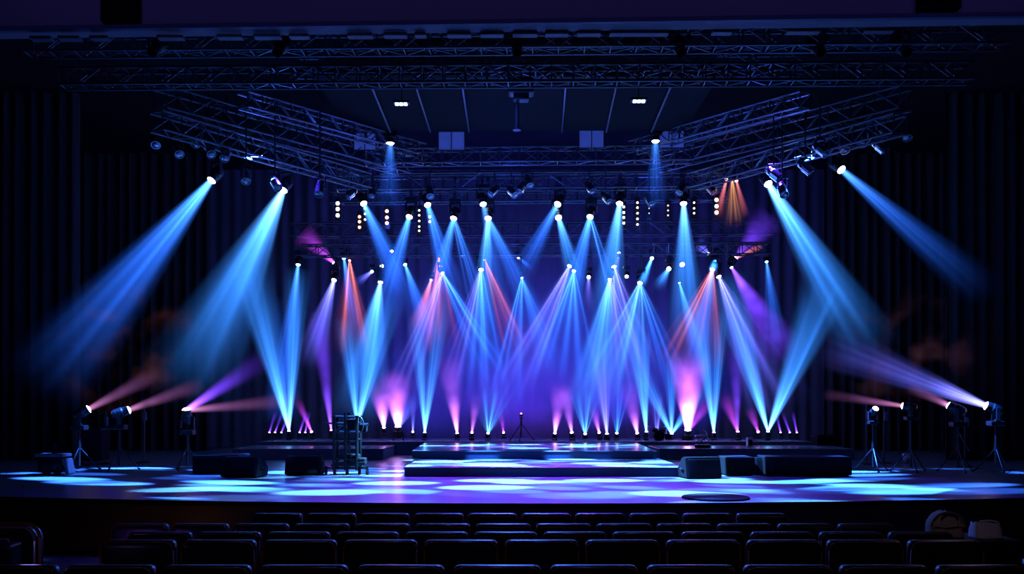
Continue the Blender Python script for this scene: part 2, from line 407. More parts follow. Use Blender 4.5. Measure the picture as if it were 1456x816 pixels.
lamp_row(rows_, 20., None, 'of three on left-side stands', 'side lamps on stands', up=-1, stand=0., name='stand_spotlight')
rows_ = [
 (1245,581,(1,.9,.75),9,None,dict(s=.7,look='small warm dot')),
 (1284,577,(.9,.75,1),8,[B(1170,560,12,BR,.4,.8,dY=.5,wisp=1.4)],dict(s=.8,look='faint lilac beam leftward')),
 (1350,577,(1,.6,.65),18,[B(1290,548,13,BR,.6,1.,dY=.5,wisp=1.4)],dict(look='pink flare with short beam')),
 (1403,577,(1,.7,1),14,[B(1165,485,46,LI,.85,1.1,dY=.6,boost=4,wisp=.9)],dict(look='strong lilac beam up-left')),
]
lamp_row(rows_, 19.5, None, 'of four on right-side stands', 'side lamps on stands', up=-1, stand=0., name='stand_spotlight')

# ------------------------------------------------------------------ unlit par cans glinting in the rig
def par_can(px, py, Y, ztop, label, tilt):
    p = at(px, py, Y); root = empty('hanging_par_spotlight', p); tag(root, label, 'stage light', 'unlit par cans in the rig')
    def can():
        bm = bmesh.new(); lathe(bm, [(.09, -.2), (.1, -.2), (.1, .02), (.085, .06), (.08, .16), (.05, .2), (0, .2)], 14); return mesh_of(bm, M['chrome'], False)
    def lens():
        bm = bmesh.new(); lathe(bm, [(.092, -.18), (.06, -.2), (0, -.21)], 14); return mesh_of(bm, M['silver'])
    q = Quaternion((0, 1, 0), tilt) @ Quaternion((1, 0, 0), -.6)
    c = link('can', shared('can', can), root); c.rotation_mode = 'QUATERNION'; c.rotation_quaternion = q
    link('lens', shared('canlens', lens), c)
    bm = bmesh.new(); path_tube(bm, [(-.115, 0, 0), (-.115, 0, .2), (.115, 0, .2), (.115, 0, 0)], .012); tube(bm, (0, 0, .2), (0, 0, max(.26, ztop-p.z)), .016, 8)
    finish('hanging_bracket', bm, M['pipe'], root)
PARS = {'left side truss': (18.7, 8.0, [(222,198),(253,212),(282,197),(297,213),(322,217),(350,249),(391,260),(455,267)]),
        'right side truss': (18.7, 8.0, [(1100,247),(1112,268),(1145,238),(1166,212),(1198,206),(1228,197),(1250,208),(1256,186),(1289,188)]),
        'centre truss': (23.2, 8.0, [(500,275),(530,272),(611,272),(703,271),(727,272),(742,266),(751,257),(838,266),(861,281),(923,283),(968,268),(1010,268)])}
for nm, (Y, zt, L) in PARS.items():
    for i, (x, y) in enumerate(sorted(L)):
        par_can(x, y, Y, zt, f'unlit silver par can hanging under the {nm}, {ORD[i+1]} from the left', random.uniform(-.7, .7))
# front bridge cans (black silhouettes)
for i, x in enumerate((225, 400, 735, 965, 1160, 1280)):
    p = at(x, 66, 14.6); root = empty('hanging_bridge_spotlight', p); tag(root, f'black profile spotlight on the front bridge, {ORD[i+1]} from the left', 'stage light', 'black profile spots on the front bridge')
    bm = bmesh.new(); lathe(bm, [(.07, -.32), (.085, -.32), (.085, -.05), (.12, 0), (.13, .2), (.1, .26), (0, .26)], 14, Matrix.Rotation(-.9, 4, 'X')); finish('body', bm, M['black'], root)
    bm = bmesh.new(); path_tube(bm, [(-.15, 0, 0), (-.15, 0, .22), (.15, 0, .22), (.15, 0, 0)], .016); tube(bm, (0, 0, .22), (0, 0, .34), .02); finish('hanging_bracket', bm, M['pipe'], root)

# hanging LED columns
def led_column(px, ys, Y, col, label, s=9, r=.05):
    top, bot = at(px, ys[0]-8, Y), at(px, ys[-1]+8, Y)
    root = empty('hanging_led_strip', top); tag(root, label, 'led strip', 'hanging LED strips')
    h = top.z-bot.z
    bm = bmesh.new(); box(bm, (0, .06, -h/2), (.16, .08, h), .01); finish('housing', bm, M['black'], root)
    bm = bmesh.new(); tube(bm, (0, .06, 0), (0, .06, max(.15, 8.2-top.z)), .018); finish('hanging_pole', bm, M['pipe'], root)
    for y in ys:
        bm = bmesh.new(); lathe(bm, [(r, 0), (r*.9, -.02), (r*.5, -.04), (0, -.046)], 12, Matrix.Rotation(-math.pi/2, 4, 'X')); bmesh.ops.recalc_face_normals(bm, faces=bm.faces)
        o = finish('lamp', bm, glow(col, s), root, True); o.location = (0, .015, at(px, y, Y).z-top.z)
WW, OW = (1, .92, .85), (1, .5, .22)
for a in [(480,(289,297,306),WW,9,.09),(511,(308,315,323),OW,9,.07),(519,(296,304,312),WW,6,.05),(550,(300,309,317),OW,9,.08),(596,(299,306,314,322,328),WW,7,.045),
          (611,(308,315),OW,8,.06),(887,(294,302,309,317),WW,9,.06),(906.5,(288,295,303,311,319),(1,.8,.55),9,.05),(923,(296,303),(.7,.7,.9),2,.03),(950,(292,299,306),(1,.65,.4),6,.035),(987,(288,296,303),(1,.85,.7),6,.045),(1019,(284,293,302),WW,9,.09)]:
    i = [480,511,519,550,596,611,887,906.5,923,950,987,1019].index(a[0])
    led_column(a[0], a[1], 25.6, a[2], f'vertical strip of {["","","two","three","four","five"][len(a[1])]} {"orange" if a[2] is OW else "warm white"} lamp dots, {ORD[i+1]} hanging strip from the left', a[3]*.55, a[4]*.62)

# ------------------------------------------------------------------ trusses and pipes
def truss(p0, p1, w, label, pitch=None, r=.026, name='hanging_truss'):
    p0, p1 = Vector(p0), Vector(p1); d = p1-p0; L = d.length
    root = empty(name, p0); tag(root, label, 'lighting truss')
    ux = d.normalized(); uz = Vector((0, 0, 1)); uy = uz.cross(ux).normalized(); uz = ux.cross(uy)
    c = [uy*sy*w/2+uz*sz*w/2 for sy, sz in ((-1, -1), (1, -1), (1, 1), (-1, 1))]
    for k in c:
        bm = bmesh.new(); tube(bm, k, k+d, r, 8); finish('chord', bm, M['truss'], root)
    bm = bmesh.new(); n = max(3, int(L/(pitch or w*1.3)))
    for i in range(n):
        a, b = d*(i/n), d*((i+1)/n)
        for j in range(4):
            q0, q1 = c[j], c[(j+1) % 4]
            if i % 2: q0, q1 = q1, q0
            tube(bm, q0+a, q1+b, r*.55, 5)
            tube(bm, q0+a, q1+a, r*.55, 5)
    finish('lattice', bm, M['truss'], root)
    return root
def pipe(p0, p1, r, label, name='hanging_pipe', mat='pipe'):
    p0, p1 = Vector(p0), Vector(p1); root = empty(name, p0); tag(root, label, 'pipe', 'rigging pipes')
    bm = bmesh.new(); tube(bm, (0, 0, 0), p1-p0, r, 10); finish('rail', bm, M[mat], root)
    n = 6 if abs(p1.x-p0.x) > 1 else 1
    for i in range(n+1):
        bm = bmesh.new(); q = (p1-p0)*(i/n)*.98+(p1-p0)*.01; tube(bm, q-(p1-p0).normalized()*.04, q+(p1-p0).normalized()*.04, r*1.7, 10); tube(bm, q, q+Vector((0, 0, .35)), .008, 5); finish('clamp', bm, M['pipe'], root)
truss(at(40,64,15), at(1430,52,14.4), .32, 'long dark truss of the front bridge right under the header')
truss(at(90,112,16.4), at(1380,104,15.8), .3, 'long dark truss below the front bridge, outlined in blue')
truss(at(420,92,18), at(1150,88,17.6), .4, 'shorter dark truss hung behind the front bridge')
pipe(at(60,75,15.4), at(1420,62,14.8), .03, 'long thin rigging pipe just under the front bridge truss')
pipe(at(140,122,16.7), at(1340,117,16.1), .03, 'long thin pipe along the ceiling edge')
truss(at(228,140,17.6), at(575,236,23.5), .42, 'upper left side truss slanting back towards the centre')
truss(at(222,172,17.2), at(520,258,23), .36, 'lower left side truss slanting back towards the centre')
truss(at(345,142,17.9), at(600,214,23), .3, 'thin inner left truss behind the upper left side truss')
truss(at(1288,140,17.6), at(930,232,23.5), .42, 'upper right side truss slanting back towards the centre')
truss(at(1280,176,17.2), at(985,258,23), .36, 'lower right side truss slanting back towards the centre')
truss(at(1145,142,17.9), at(900,210,23), .3, 'thin inner right truss behind the upper right side truss')
truss(at(520,224,22.4), at(985,219,22.2), .36, 'horizontal centre truss below the ceiling panels')
truss(at(480,262,T1Y), at(1030,257,T1Y), .36, 'horizontal middle truss carrying the large white-lensed lights')
truss(at(415,328,28.6), at(1105,325,28.6), .4, 'upper rear truss at the back of the stage')
truss(at(430,357,27.4), at(1095,354,27.4), .34, 'lower rear truss in front of the upper rear truss')
truss(at(470,282,26), at(1035,278,26), .3, 'thin truss from which the LED strips hang')
pipe(at(540,246,23.4), at(960,243,23.4), .03, 'short pipe between centre and middle truss')
pipe(at(735,118,17.4), at(735,183,17.4), .05, 'short vertical pole hanging at the middle of the ceiling')
# dark hoist box over the centre pole
root = empty('hanging_hoist', at(741,124,17.2)); tag(root, 'black chain hoist box hanging at the centre above the vertical pole', 'chain hoist')
bm = bmesh.new(); box(bm, (0, 0, 0), (.5, .34, .3), .05); box(bm, (0, 0, -.2), (.3, .24, .14), .03); finish('body', bm, M['black'], root)
bm = bmesh.new(); tube(bm, (0, 0, .1), (0, 0, .5), .02); finish('hanging_chain', bm, M['pipe'], root)
# small lamp battens under the header
for i, (x0, x1) in enumerate(((495,530),(546,579),(590,606),(636,670),(683,716),(729,764),(775,808),(821,854),(867,950),(1012,1040),(1118,1165),(1228,1270),(45,75),(85,115),(130,155),(225,262),(310,345),(362,400),(412,440))):
    y = 56-(x0/1456)*14
    c = at((x0+x1)/2, y, 13.95); w = (x1-x0)/F*13.95
    root = empty('hanging_strip_light', c); tag(root, f'narrow ribbed batten under the header, batten spanning {x0 and ("left" if x0 < 480 else "centre" if x0 < 960 else "right")} third, {ORD[1+sum(1 for q in ((45,),(85,),(130,),(225,),(310,),(362,),(412,)) if q[0] < x0) if x0 < 480 else 1+[495,546,590,636,683,729,775,821,867].index(x0) if x0 < 960 else 1+[1012,1118,1228].index(x0)]} from its left', 'light batten', 'battens under the header')
    bm = bmesh.new(); box(bm, (0, 0, 0), (w, .14, .05), .008); finish('housing', bm, M['batten'], root)
    bm = bmesh.new(); n = max(14, int(w/.045))
    for k in range(n): box(bm, (-w/2+(k+.5)*w/n, -.075, 0), (.2*w/n, .014, .046))
    tube(bm, (-w/2, -.07, 0), (w/2, -.07, 0), .008, 6)
    finish('louvre', bm, M['black'], root)

# ------------------------------------------------------------------ the setting
def struct(name, bm, mat, smooth=False):
    o = finish(name, bm, mat, None, smooth); o['kind'] = 'structure'; return o
# stage: bowed front lip
N = 40; R = 36.; lip = []
for i in range(N+1):
    x = -16+32*i/N; lip.append((x, 13.02+(R-math.sqrt(R*R-x*x))-.012*x))
bm = bmesh.new()
for z0, z1, y_off in ((-.06, 0, 0),):
    T = [bm.verts.new((x, y, z1)) for x, y in lip]; D = [bm.verts.new((x, y, z0)) for x, y in lip]
    TB = [bm.verts.new((x, 33, z1)) for x, y in lip]; DB = [bm.verts.new((x, 33, z0)) for x, y in lip]
    for i in range(N):
        bm.faces.new((T[i], T[i+1], TB[i+1], TB[i])); bm.faces.new((D[i], D[i+1], T[i+1], T[i])); bm.faces.new((D[i+1], D[i], DB[i], DB[i+1]))
struct('floor', bm, M['stage'])
bm = bmesh.new()
T = [bm.verts.new((x, y+.05, -.06)) for x, y in lip]; D = [bm.verts.new((x, y+.05, -1.)) for x, y in lip]
for i in range(N): bm.faces.new((D[i], D[i+1], T[i+1], T[i]))
struct('wall_stage_front', bm, M['front'])
bm = bmesh.new()
for i, (x, y) in enumerate(lip[:-1]):
    x2, y2 = lip[i+1]; a, b = bm.verts.new((x, y-.012, -.075)), bm.verts.new((x2, y2-.012, -.075)); c, d = bm.verts.new((x2, y2-.012, -.005)), bm.verts.new((x, y-.012, -.005)); bm.faces.new((a, b, c, d))
struct('trim_1', bm, M['black'])
HF = [(2.5, -.38), (5, -.44), (6, -.45), (7, -.53), (8, -.6), (9, -.63), (13.6, -.8), (15, -.8)]
def hz(y):
    for (a, za), (b, zb) in zip(HF, HF[1:]):
        if a <= y <= b: return za+(zb-za)*(y-a)/(b-a)
    return HF[0][1]
bm = bmesh.new(); rows = [[bm.verts.new((x, y, z)) for x in (-14, 14)] for y, z in HF]
for A, B_ in zip(rows, rows[1:]): bm.faces.new((A[0], A[1], B_[1], B_[0]))
struct('floor_house', bm, M['carpet'])
# header above the stage (slightly turned: the right side is nearer)
bm = bmesh.new(); A0, A1 = at(-120, 46, 14.0), at(1576, 25.5, 13.4)
zb = 7.3
A0.z = A1.z = 1.4+(580-36)/F*13.7
f0 = [bm.verts.new(v) for v in (A0, A1, A1+Vector((0, 0, 3)), A0+Vector((0, 0, 3)))]; b0 = [bm.verts.new(v.co+Vector((0, .25, 0))) for v in f0]
bm.faces.new(f0); bm.faces.new(b0[::-1]); bm.faces.new((f0[1], f0[0], b0[0], b0[1]))
struct('wall_header', bm, M['header'])
bm = bmesh.new(); dv = (A1-A0).normalized(); q = Matrix.Rotation(math.atan2(dv.y, dv.x), 4, 'Z'); box(bm, (A0+A1)/2+Vector((0, -.03, .03)), ((A1-A0).length, .1, .07), .012, q); struct('trim_2', bm, M['fascia'])
for i, (x0, x1, y0) in enumerate(((145,200,32),(1305,1365,13))):
    bm = bmesh.new(); Y = 13.85 if i == 0 else 13.4; c = at((x0+x1)/2, y0-30, Y); box(bm, c, ((x1-x0)/F*Y, .12, 60/F*Y), .01); box(bm, c+Vector((0, -.06, 0)), ((x1-x0)/F*Y*.9, .02, 56/F*Y), .005); struct(f'trim_{3+i}', bm, M['wall'])
bm = bmesh.new(); box(bm, (0, 33, 5), (34, .3, 12)); struct('wall_back', bm, M['wall'])
for s_ in (-1, 1):
    bm = bmesh.new(); box(bm, (s_*15.5, 18, 5), (.3, 31, 12)); struct('wall_left' if s_ < 0 else 'wall_right', bm, M['wall'])
bm = bmesh.new(); zc = 1.4+(580-120)/F*18.0+.12; box(bm, (0, 24, zc+1.8), (31, 18.5, .2)); struct('ceiling', bm, M['wall'])
# hung ceiling slab behind the front bridge with slanting ribs
bm = bmesh.new(); box(bm, (.1, 19.7, zc+.08), (8.2, 3.6, .1), .01); struct('ceiling_panel', bm, M['wall'])
ribs = ((524,120,555,196),(588,122,612,190),(656,116,667,180),(805,119,799,182),(878,118,862,186),(958,118,926,190))
for i, (xa, ya, xb, yb) in enumerate(ribs):
    a, b = Vector((atx(xa, 18), 18.02, zc-.03)), Vector((atx(xb, 21.4), 21.4, zc-.03))
    bm = bmesh.new(); tube(bm, a, b, .028 if i in (0, 5) else .018, 6); struct(f'trim_{5+i}', bm, M['truss'])
# four pale panels below the ceiling
for i, (x0, x1, y0, y1) in enumerate(((504,534,190,213),(624,660,188,213),(824,858,186,210),(938,972,187,210))):
    Y = 21.9; c = at((x0+x1)/2, (y0+y1)/2, Y); w, h = (x1-x0)/F*Y, (y1-y0)/F*Y
    root = empty('hanging_screen', c); tag(root, f'pale blue-glowing rectangular panel under the ceiling, {ORD[i+1]} of four from the left', 'screen', 'pale panels under the ceiling')
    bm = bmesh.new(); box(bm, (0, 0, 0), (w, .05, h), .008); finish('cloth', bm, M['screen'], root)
    bm = bmesh.new(); W, H = w/2+.015, h/2+.015; path_tube(bm, [(-W, -.03, -H), (W, -.03, -H), (W, -.03, H), (-W, -.03, H), (-W, -.03, -H)], .014); tube(bm, (0, -.04, -H), (0, -.04, H), .012); finish('frame', bm, M['pipe'], root)
# house lights under the slab
for i, (x, y) in enumerate(((571,149.5),(908,145.5))):
    c = at(x, y, 18.6); root = empty('hanging_work_light', c); tag(root, f'small flat white work light under the ceiling, {"left" if i == 0 else "right"} one of two', 'work light', 'flat work lights')
    bm = bmesh.new(); box(bm, (0, 0, .05), (.34, .2, .05), .012); finish('housing', bm, M['black'], root)
    for k in range(3):
        bm = bmesh.new(); box(bm, (-.09+.09*k, -.06, 0), (.075, .1, .045), .012); finish('lamp', bm, M['ledpanel'], root)
    bm = bmesh.new(); tube(bm, (0, 0, .07), (0, 0, zc+.05-c.z), .012); finish('hanging_rod', bm, M['pipe'], root)

def curtain(name, x0, x1, Y, z0, z1, label, mat, folds, amp=.12, kind=None):
    bm = bmesh.new(); n = folds*8; rows = []
    for z in (z0, z0+.4*(z1-z0), z1):
        rows.append([bm.verts.new((x0+(x1-x0)*i/n, Y+amp*math.sin(2*math.pi*i/8+.6*math.sin(i*.37))*(1 if z < z1 else .7)+.03*math.sin(i*.9), z)) for i in range(n+1)])
    for A, B_ in zip(rows, rows[1:]):
        for i in range(n): bm.faces.new((A[i], A[i+1], B_[i+1], B_[i]))
    o = finish(name, bm, M[mat], None, True); tag(o, label, 'curtain', None if kind else 'black side curtains', kind); return o
o = curtain('backdrop_curtain', -11, 12, 31.2, .01, 9.78, 'wide dark backdrop curtain across the rear glowing blue and violet', 'backdrop', 46, .035)
del o['group']
for nm, xs in (('left', ((-14.5, -8, 17.2), (-15, 112, 23.6), (-15, 300, 29.2))), ('right', ((1464, 14.5, 16.8), (1345, 15, 23.6), (1172, 15, 29.2)))):
    for k, (a, b, Y) in enumerate(xs):
        x0, x1 = (a, atx(b, Y)) if nm == 'left' else (atx(a, Y), b)
        curtain('side_curtain', x0, x1, Y, .01, 9.78, f'tall black side curtain on the {nm}, {("nearest", "middle", "rearmost")[k]} of three', 'drape', max(3, int(abs(x1-x0)/.35)))

# ------------------------------------------------------------------ risers
def deck(name, x0, x1, y0, y1, z0, z1, label, flare=0.):
    root = empty(name, ((x0+x1)/2, y0, z0)); tag(root, label, 'stage riser', 'low stage risers'); c = root.location
    def slab(za, zb_, grow):
        bm = bmesh.new()
        P = [(x0-grow, y0-grow), (x1+grow, y0-grow), (x1+flare+grow, y1), (x0-flare-grow, y1)]
        A = [bm.verts.new((x-c.x, y-c.y, za-c.z)) for x, y in P]; B_ = [bm.verts.new((x-c.x, y-c.y, zb_-c.z)) for x, y in P]
        bm.faces.new(A[::-1]); bm.faces.new(B_)
        for i in range(4): bm.faces.new((A[i], A[(i+1) % 4], B_[(i+1) % 4], B_[i]))
        bmesh.ops.bevel(bm, geom=[e for e in bm.edges], offset=.008, segments=1, affect='EDGES'); return bm
    finish('fascia', slab(z0, z1-.03, 0), M['fascia'], root); finish('deck_top', slab(z1-.03, z1, .015), M['riser'], root)
deck('stage_riser', -2.19, 3.49, 18.04, 26.1, .002, .2, 'lower and wider of the two stacked centre steps')
deck('stage_riser', -2.36, 3.42, 21., 26.1, .202, .385, 'upper step standing on the wide centre step', .2)
deck('stage_riser', atx(330, 24), atx(545, 24), 24, 26.2, .002, .3, 'low riser at stage left behind the rack tower')
deck('stage_riser', atx(938, 24), atx(1215, 24), 24, 26.2, .002, .3, 'low riser at right behind the speaker boxes')
deck('stage_riser', atx(372, 26.4), atx(1150, 26.4), 26.3, 29., .002, .41, 'long back deck carrying the row of floor lamps')

# ------------------------------------------------------------------ wedges, boxes
def wedge(px0, px1, py0, py1, label, cat='stage monitor', rz=0., name='stage_monitor'):
    Y = CZ*F/(py1-HY); x0, x1 = atx(px0, Y), atx(px1, Y); h = (py1-py0)/F*Y; w = x1-x0
    root = empty(name, ((x0+x1)/2, Y, 0), rz); tag(root, label, cat, 'black wedge monitors')
    bm = bmesh.new(); prism(bm, [(0, .01), (.5, .01), (.52, h*.5), (.3, h), (.1, h)], -w/2, w/2)
    bmesh.ops.bevel(bm, geom=list(bm.edges), offset=.02, segments=2, affect='EDGES'); finish('cabinet', bm, M['cabinet'], root)
    bm = bmesh.new(); sl = math.atan2(.1, h-.01); mtx = Matrix.Rotation(-sl, 4, 'X'); box(bm, (0, .042, h*.5), (w*.88, .022, h*.82), .008, mtx); finish('grille', bm, M['grille'], root)
    for sx in (-1, 1):
        bm = bmesh.new(); path_tube(bm, [(sx*w/2, .2, h*.45), (sx*(w/2+.018), .2, h*.45), (sx*(w/2+.018), .32, h*.45), (sx*w/2, .32, h*.45)], .01); finish('handle', bm, M['black'], root)
    for sx in (-1, 1):
        bm = bmesh.new(); box(bm, (sx*w*.4, .25, .008), (.06, .4, .012), .003); finish('foot', bm, M['black'], root)
    return root
def speaker_box(px0, px1, py0, py1, dep, label, rz=0.):
    Y = CZ*F/(py1-HY); x0, x1 = atx(px0, Y), atx(px1, Y); h = (py1-py0)/F*Y; w = x1-x0
    root = empty('speaker_box', ((x0+x1)/2, Y, 0), rz); tag(root, label, 'speaker', 'low black speaker boxes')
    bm = bmesh.new(); box(bm, (0, dep/2, h/2+.01), (w, dep, h-.02), .035, None, 3); finish('cabinet', bm, M['cabinet'], root)
    bm = bmesh.new(); box(bm, (0, -.008, h/2), (w*.86, .02, h*.78), .008); finish('grille', bm, M['grille'], root)
    for sx in (-1, 1):
        bm = bmesh.new(); box(bm, (sx*(w/2-.1), dep/2, .01), (.06, dep*.8, .018), .004); finish('foot', bm, M['black'], root)
wedge(309, 366, 650, 679.5, 'black wedge monitor in front of the left speaker box', rz=-.25)
wedge(404, 455, 649, 676.5, 'black wedge monitor standing alone left of the rack tower')
wedge(976, 1029, 650.5, 681, 'black wedge monitor at the right corner of the centre steps', rz=.2)
speaker_box(273, 340, 647, 675, .8, 'low black speaker box behind the leftmost wedge monitor')
speaker_box(1032, 1074, 650, 677, .8, 'low black speaker box between the right wedge and the long box')
speaker_box(1091, 1212, 649.5, 677.5, .8, 'long low black speaker box, rightmost on stage')
wedge(1076, 1096, 651, 676, 'narrow black wedge tilted between the two right speaker boxes')

# rack tower on castors
Y = 18.5; o0 = at(491, 677, Y); root = empty('rack_tower', (o0.x, Y, 0)); tag(root, 'black metal rack tower with rungs and gear standing on castors at stage left', 'rack')
for x in (-.24, 0, .24):
    for y in (0, .4):
        bm = bmesh.new(); tube(bm, (x, y, .1), (x, y, 1.24 if x else 1.3), .034, 8); finish('post', bm, M['black'], root)
for z, w in ((.2, .3), (.34, .3), (.74, .28), (.9, .28), (1.22, .28)):
    bm = bmesh.new()
    for y in (0, .4): tube(bm, (-w, y, z), (w, y, z), .02, 8)
    for x in (-.24, .24): tube(bm, (x, 0, z), (x, .4, z), .016, 8)
    finish('rung', bm, M['black'], root)
bm = bmesh.new(); tube(bm, (-.46, .1, 1.08), (.3, .1, 1.08), .02, 8); tube(bm, (.2, .1, 1.04), (.46, .1, 1.06), .026, 8); finish('cross_arm', bm, M['black'], root)
bm = bmesh.new(); box(bm, (.11, .2, 1.06), (.2, .3, .22), .02); box(bm, (.36, .15, .98), (.14, .2, .16), .02); box(bm, (-.1, .2, 1.0), (.18, .3, .06), .01); finish('gear_box', bm, M['cabinet'], root)
bm = bmesh.new(); path_tube(bm, [(.26+.12*math.cos(a), -.02, 1.05+.18*math.sin(a)) for a in [i*.35-1.4 for i in range(10)]], .013); path_tube(bm, [(-.2, -.01, .95), (-.05, -.02, 1.02), (.1, -.01, .92), (.2, -.01, .8), (.05, -.01, .6), (.15, 0, .3)], .01); finish('cable', bm, M['cable'], root)
bm = bmesh.new(); box(bm, (.1, .2, .24), (.62, .42, .07), .02); box(bm, (.12, .2, .36), (.3, .32, .14), .03); box(bm, (.3, .2, .3), (.2, .34, .1), .03); finish('base_tray', bm, M['black'], root)
for x in (-.42, -.24, .02, .28, .44):
    bm = bmesh.new(); tube(bm, (x-.025, .1, .055), (x+.025, .1, .055), .055, 14); box(bm, (x, .1, .13), (.05, .06, .1), .01); finish('caster', bm, M['black'], root)
bm = bmesh.new(); tube(bm, (-.46, .1, .14), (.46, .1, .14), .02, 8); finish('axle', bm, M['black'], root)

# round plate on the stage near the lip
root = empty('floor_plate', (atx(1018, 13.75), 13.78, .002)); tag(root, 'flat round black plate lying on the stage near its front edge', 'floor plate')
bm = bmesh.new(); lathe(bm, [(0, 0), (.52, 0), (.52, .012), (.49, .022), (0, .022)], 48); finish('disc', bm, M['wall'], root)
bm = bmesh.new(); lathe(bm, [(.49, .02), (.5, .027), (.515, .02)], 48); finish('rim', bm, M['wall'], root)

# covered dolly at far left
Y = 18.6; root = empty('equipment_dolly', (atx(72, Y), Y, 0)); tag(root, 'grey equipment dolly with flat lid and drum wheel at the far left of the stage', 'dolly')
bm = bmesh.new(); box(bm, (-.05, .2, .4), (.6, .4, .07), .02); finish('lid', bm, M['batten'], root)
bm = bmesh.new(); box(bm, (-.08, .25, .2), (.5, .3, .3), .03); finish('chest', bm, M['cabinet'], root)
for x, y in ((-.08, 0), (.12, .05)):
    bm = bmesh.new(); mt = Matrix.Translation((x, y, .125)) @ Matrix.Rotation(math.pi/2, 4, 'X'); lathe(bm, [(0, -.03), (.06, -.03), (.07, -.045), (.11, -.045), (.12, 0), (.11, .045), (.07, .045), (0, .03)], 22, mt); finish('wheel', bm, M['black'], root)
bm = bmesh.new(); box(bm, (.31, .15, .17), (.09, .3, .34), .03, Matrix.Rotation(-.22, 4, 'Y')); finish('side_pad', bm, M['batten'], root)
bm = bmesh.new(); tube(bm, (-.05, .25, .42), (-.05, .25, .58), .055, 14); tube(bm, (-.05, .25, .58), (-.05, .25, .66), .03, 12); finish('bottle', bm, M['cabinet'], root)

# bucket, amplifier, keyboard, case on the right
def bucket(p, r, h, label, name='bucket'):
    root = empty(name, p); tag(root, label, 'bucket')
    bm = bmesh.new(); lathe(bm, [(0, .005), (r*.8, 0), (r, h), (r*.94, h), (r*.75, .03), (0, .03)], 18); finish('shell', bm, M['grey'], root, True)
    bm = bmesh.new(); path_tube(bm, [(r*math.cos(a), 0, h*.96+r*.7*math.sin(a)*-.4) for a in [i*math.pi/8 for i in range(9)]], .006); finish('bail_handle', bm, M['chrome'], root)
bucket((atx(1289, 22.5), 22.5, 0), .1, .25, 'pale grey bucket standing on the dark floor at the right')
root = empty('amplifier', (atx(1067, 25.2), 25.2, .302)); tag(root, 'small grey upright amplifier on the right riser', 'amplifier')
bm = bmesh.new(); box(bm, (0, .1, .13), (.15, .2, .25), .02); finish('cabinet', bm, M['grey'], root)
bm = bmesh.new(); box(bm, (0, -.004, .11), (.12, .012, .16), .004); finish('grille', bm, M['grille'], root)
bm = bmesh.new(); path_tube(bm, [(-.05, .1, .25), (-.04, .1, .29), (.04, .1, .29), (.05, .1, .25)], .008); finish('handle', bm, M['black'], root)
root = empty('keyboard_stand', (atx(998, 25), 25, .302)); tag(root, 'keyboard on a folding stand with a bent lamp on the right riser', 'keyboard')
bm = bmesh.new(); box(bm, (0, .1, .3), (.34, .2, .05), .012); finish('keyboard_body', bm, M['grey'], root)
bm = bmesh.new()
for k in range(14): box(bm, (-.15+.023*k, .03, .329), (.018, .1, .01))
finish('keys', bm, M['whitecloth'], root)
for s_ in (-1, 1):
    bm = bmesh.new(); tube(bm, (-.15*s_, .1, 0.01), (.15*s_, .1, .28), .014, 8); finish('leg', bm, M['black'], root)
bm = bmesh.new(); path_tube(bm, [(.2, .1, .01), (.2, .1, .2), (.14, .1, .42), (.06, .1, .47)], .01); finish('bent_lamp', bm, M['silver'], root)
root = empty('cable_case', (atx(1000, 24.4), 24.4, .302)); tag(root, 'flat dark cable case in front of the keyboard stand', 'case')
bm = bmesh.new(); box(bm, (0, .1, .04), (.4, .22, .07), .015); finish('body', bm, M['cabinet'], root)
bm = bmesh.new(); box(bm, (0, .1, .085), (.4, .22, .015), .006); finish('lid', bm, M['grey'], root)
# drum kit silhouette between the centre steps and right riser
root = empty('drum_kit', (atx(936, 26.65), 26.65, .412)); root.scale = (.7, .7, .7); tag(root, 'small dark drum kit beside the lamps right of the centre steps', 'drum kit')
bm = bmesh.new(); mt = Matrix.Translation((0, 0, .24)) @ Matrix.Rotation(math.pi/2, 4, 'X'); lathe(bm, [(0, -.02), (.22, -.02), (.235, 0), (.235, .3), (.22, .32), (0, .32)], 24, mt); finish('bass_drum', bm, M['cabinet'], root)
for x, z in ((-.16, .4), (.16, .4)):
    bm = bmesh.new(); mt = Matrix.Translation((x, -.1, z)) @ Matrix.Rotation(.3, 4, 'X'); lathe(bm, [(0, 0), (.12, 0), (.125, .13), (0, .135)], 18, mt); finish('tom', bm, M['cabinet'], root)
bm = bmesh.new(); lathe(bm, [(0, .06), (.16, .06), (.165, .3), (0, .305)], 18, Matrix.Translation((.45, 0, 0))); finish('floor_tom', bm, M['cabinet'], root)
for x in (-.4, .36):
    bm = bmesh.new(); tube(bm, (x, .1, 0), (x, .1, .62), .01); lathe(bm, [(.17, .6), (.06, .625), (0, .64)], 20, Matrix.Translation((x, .1, 0))); finish('cymbal', bm, M['silver'], root)
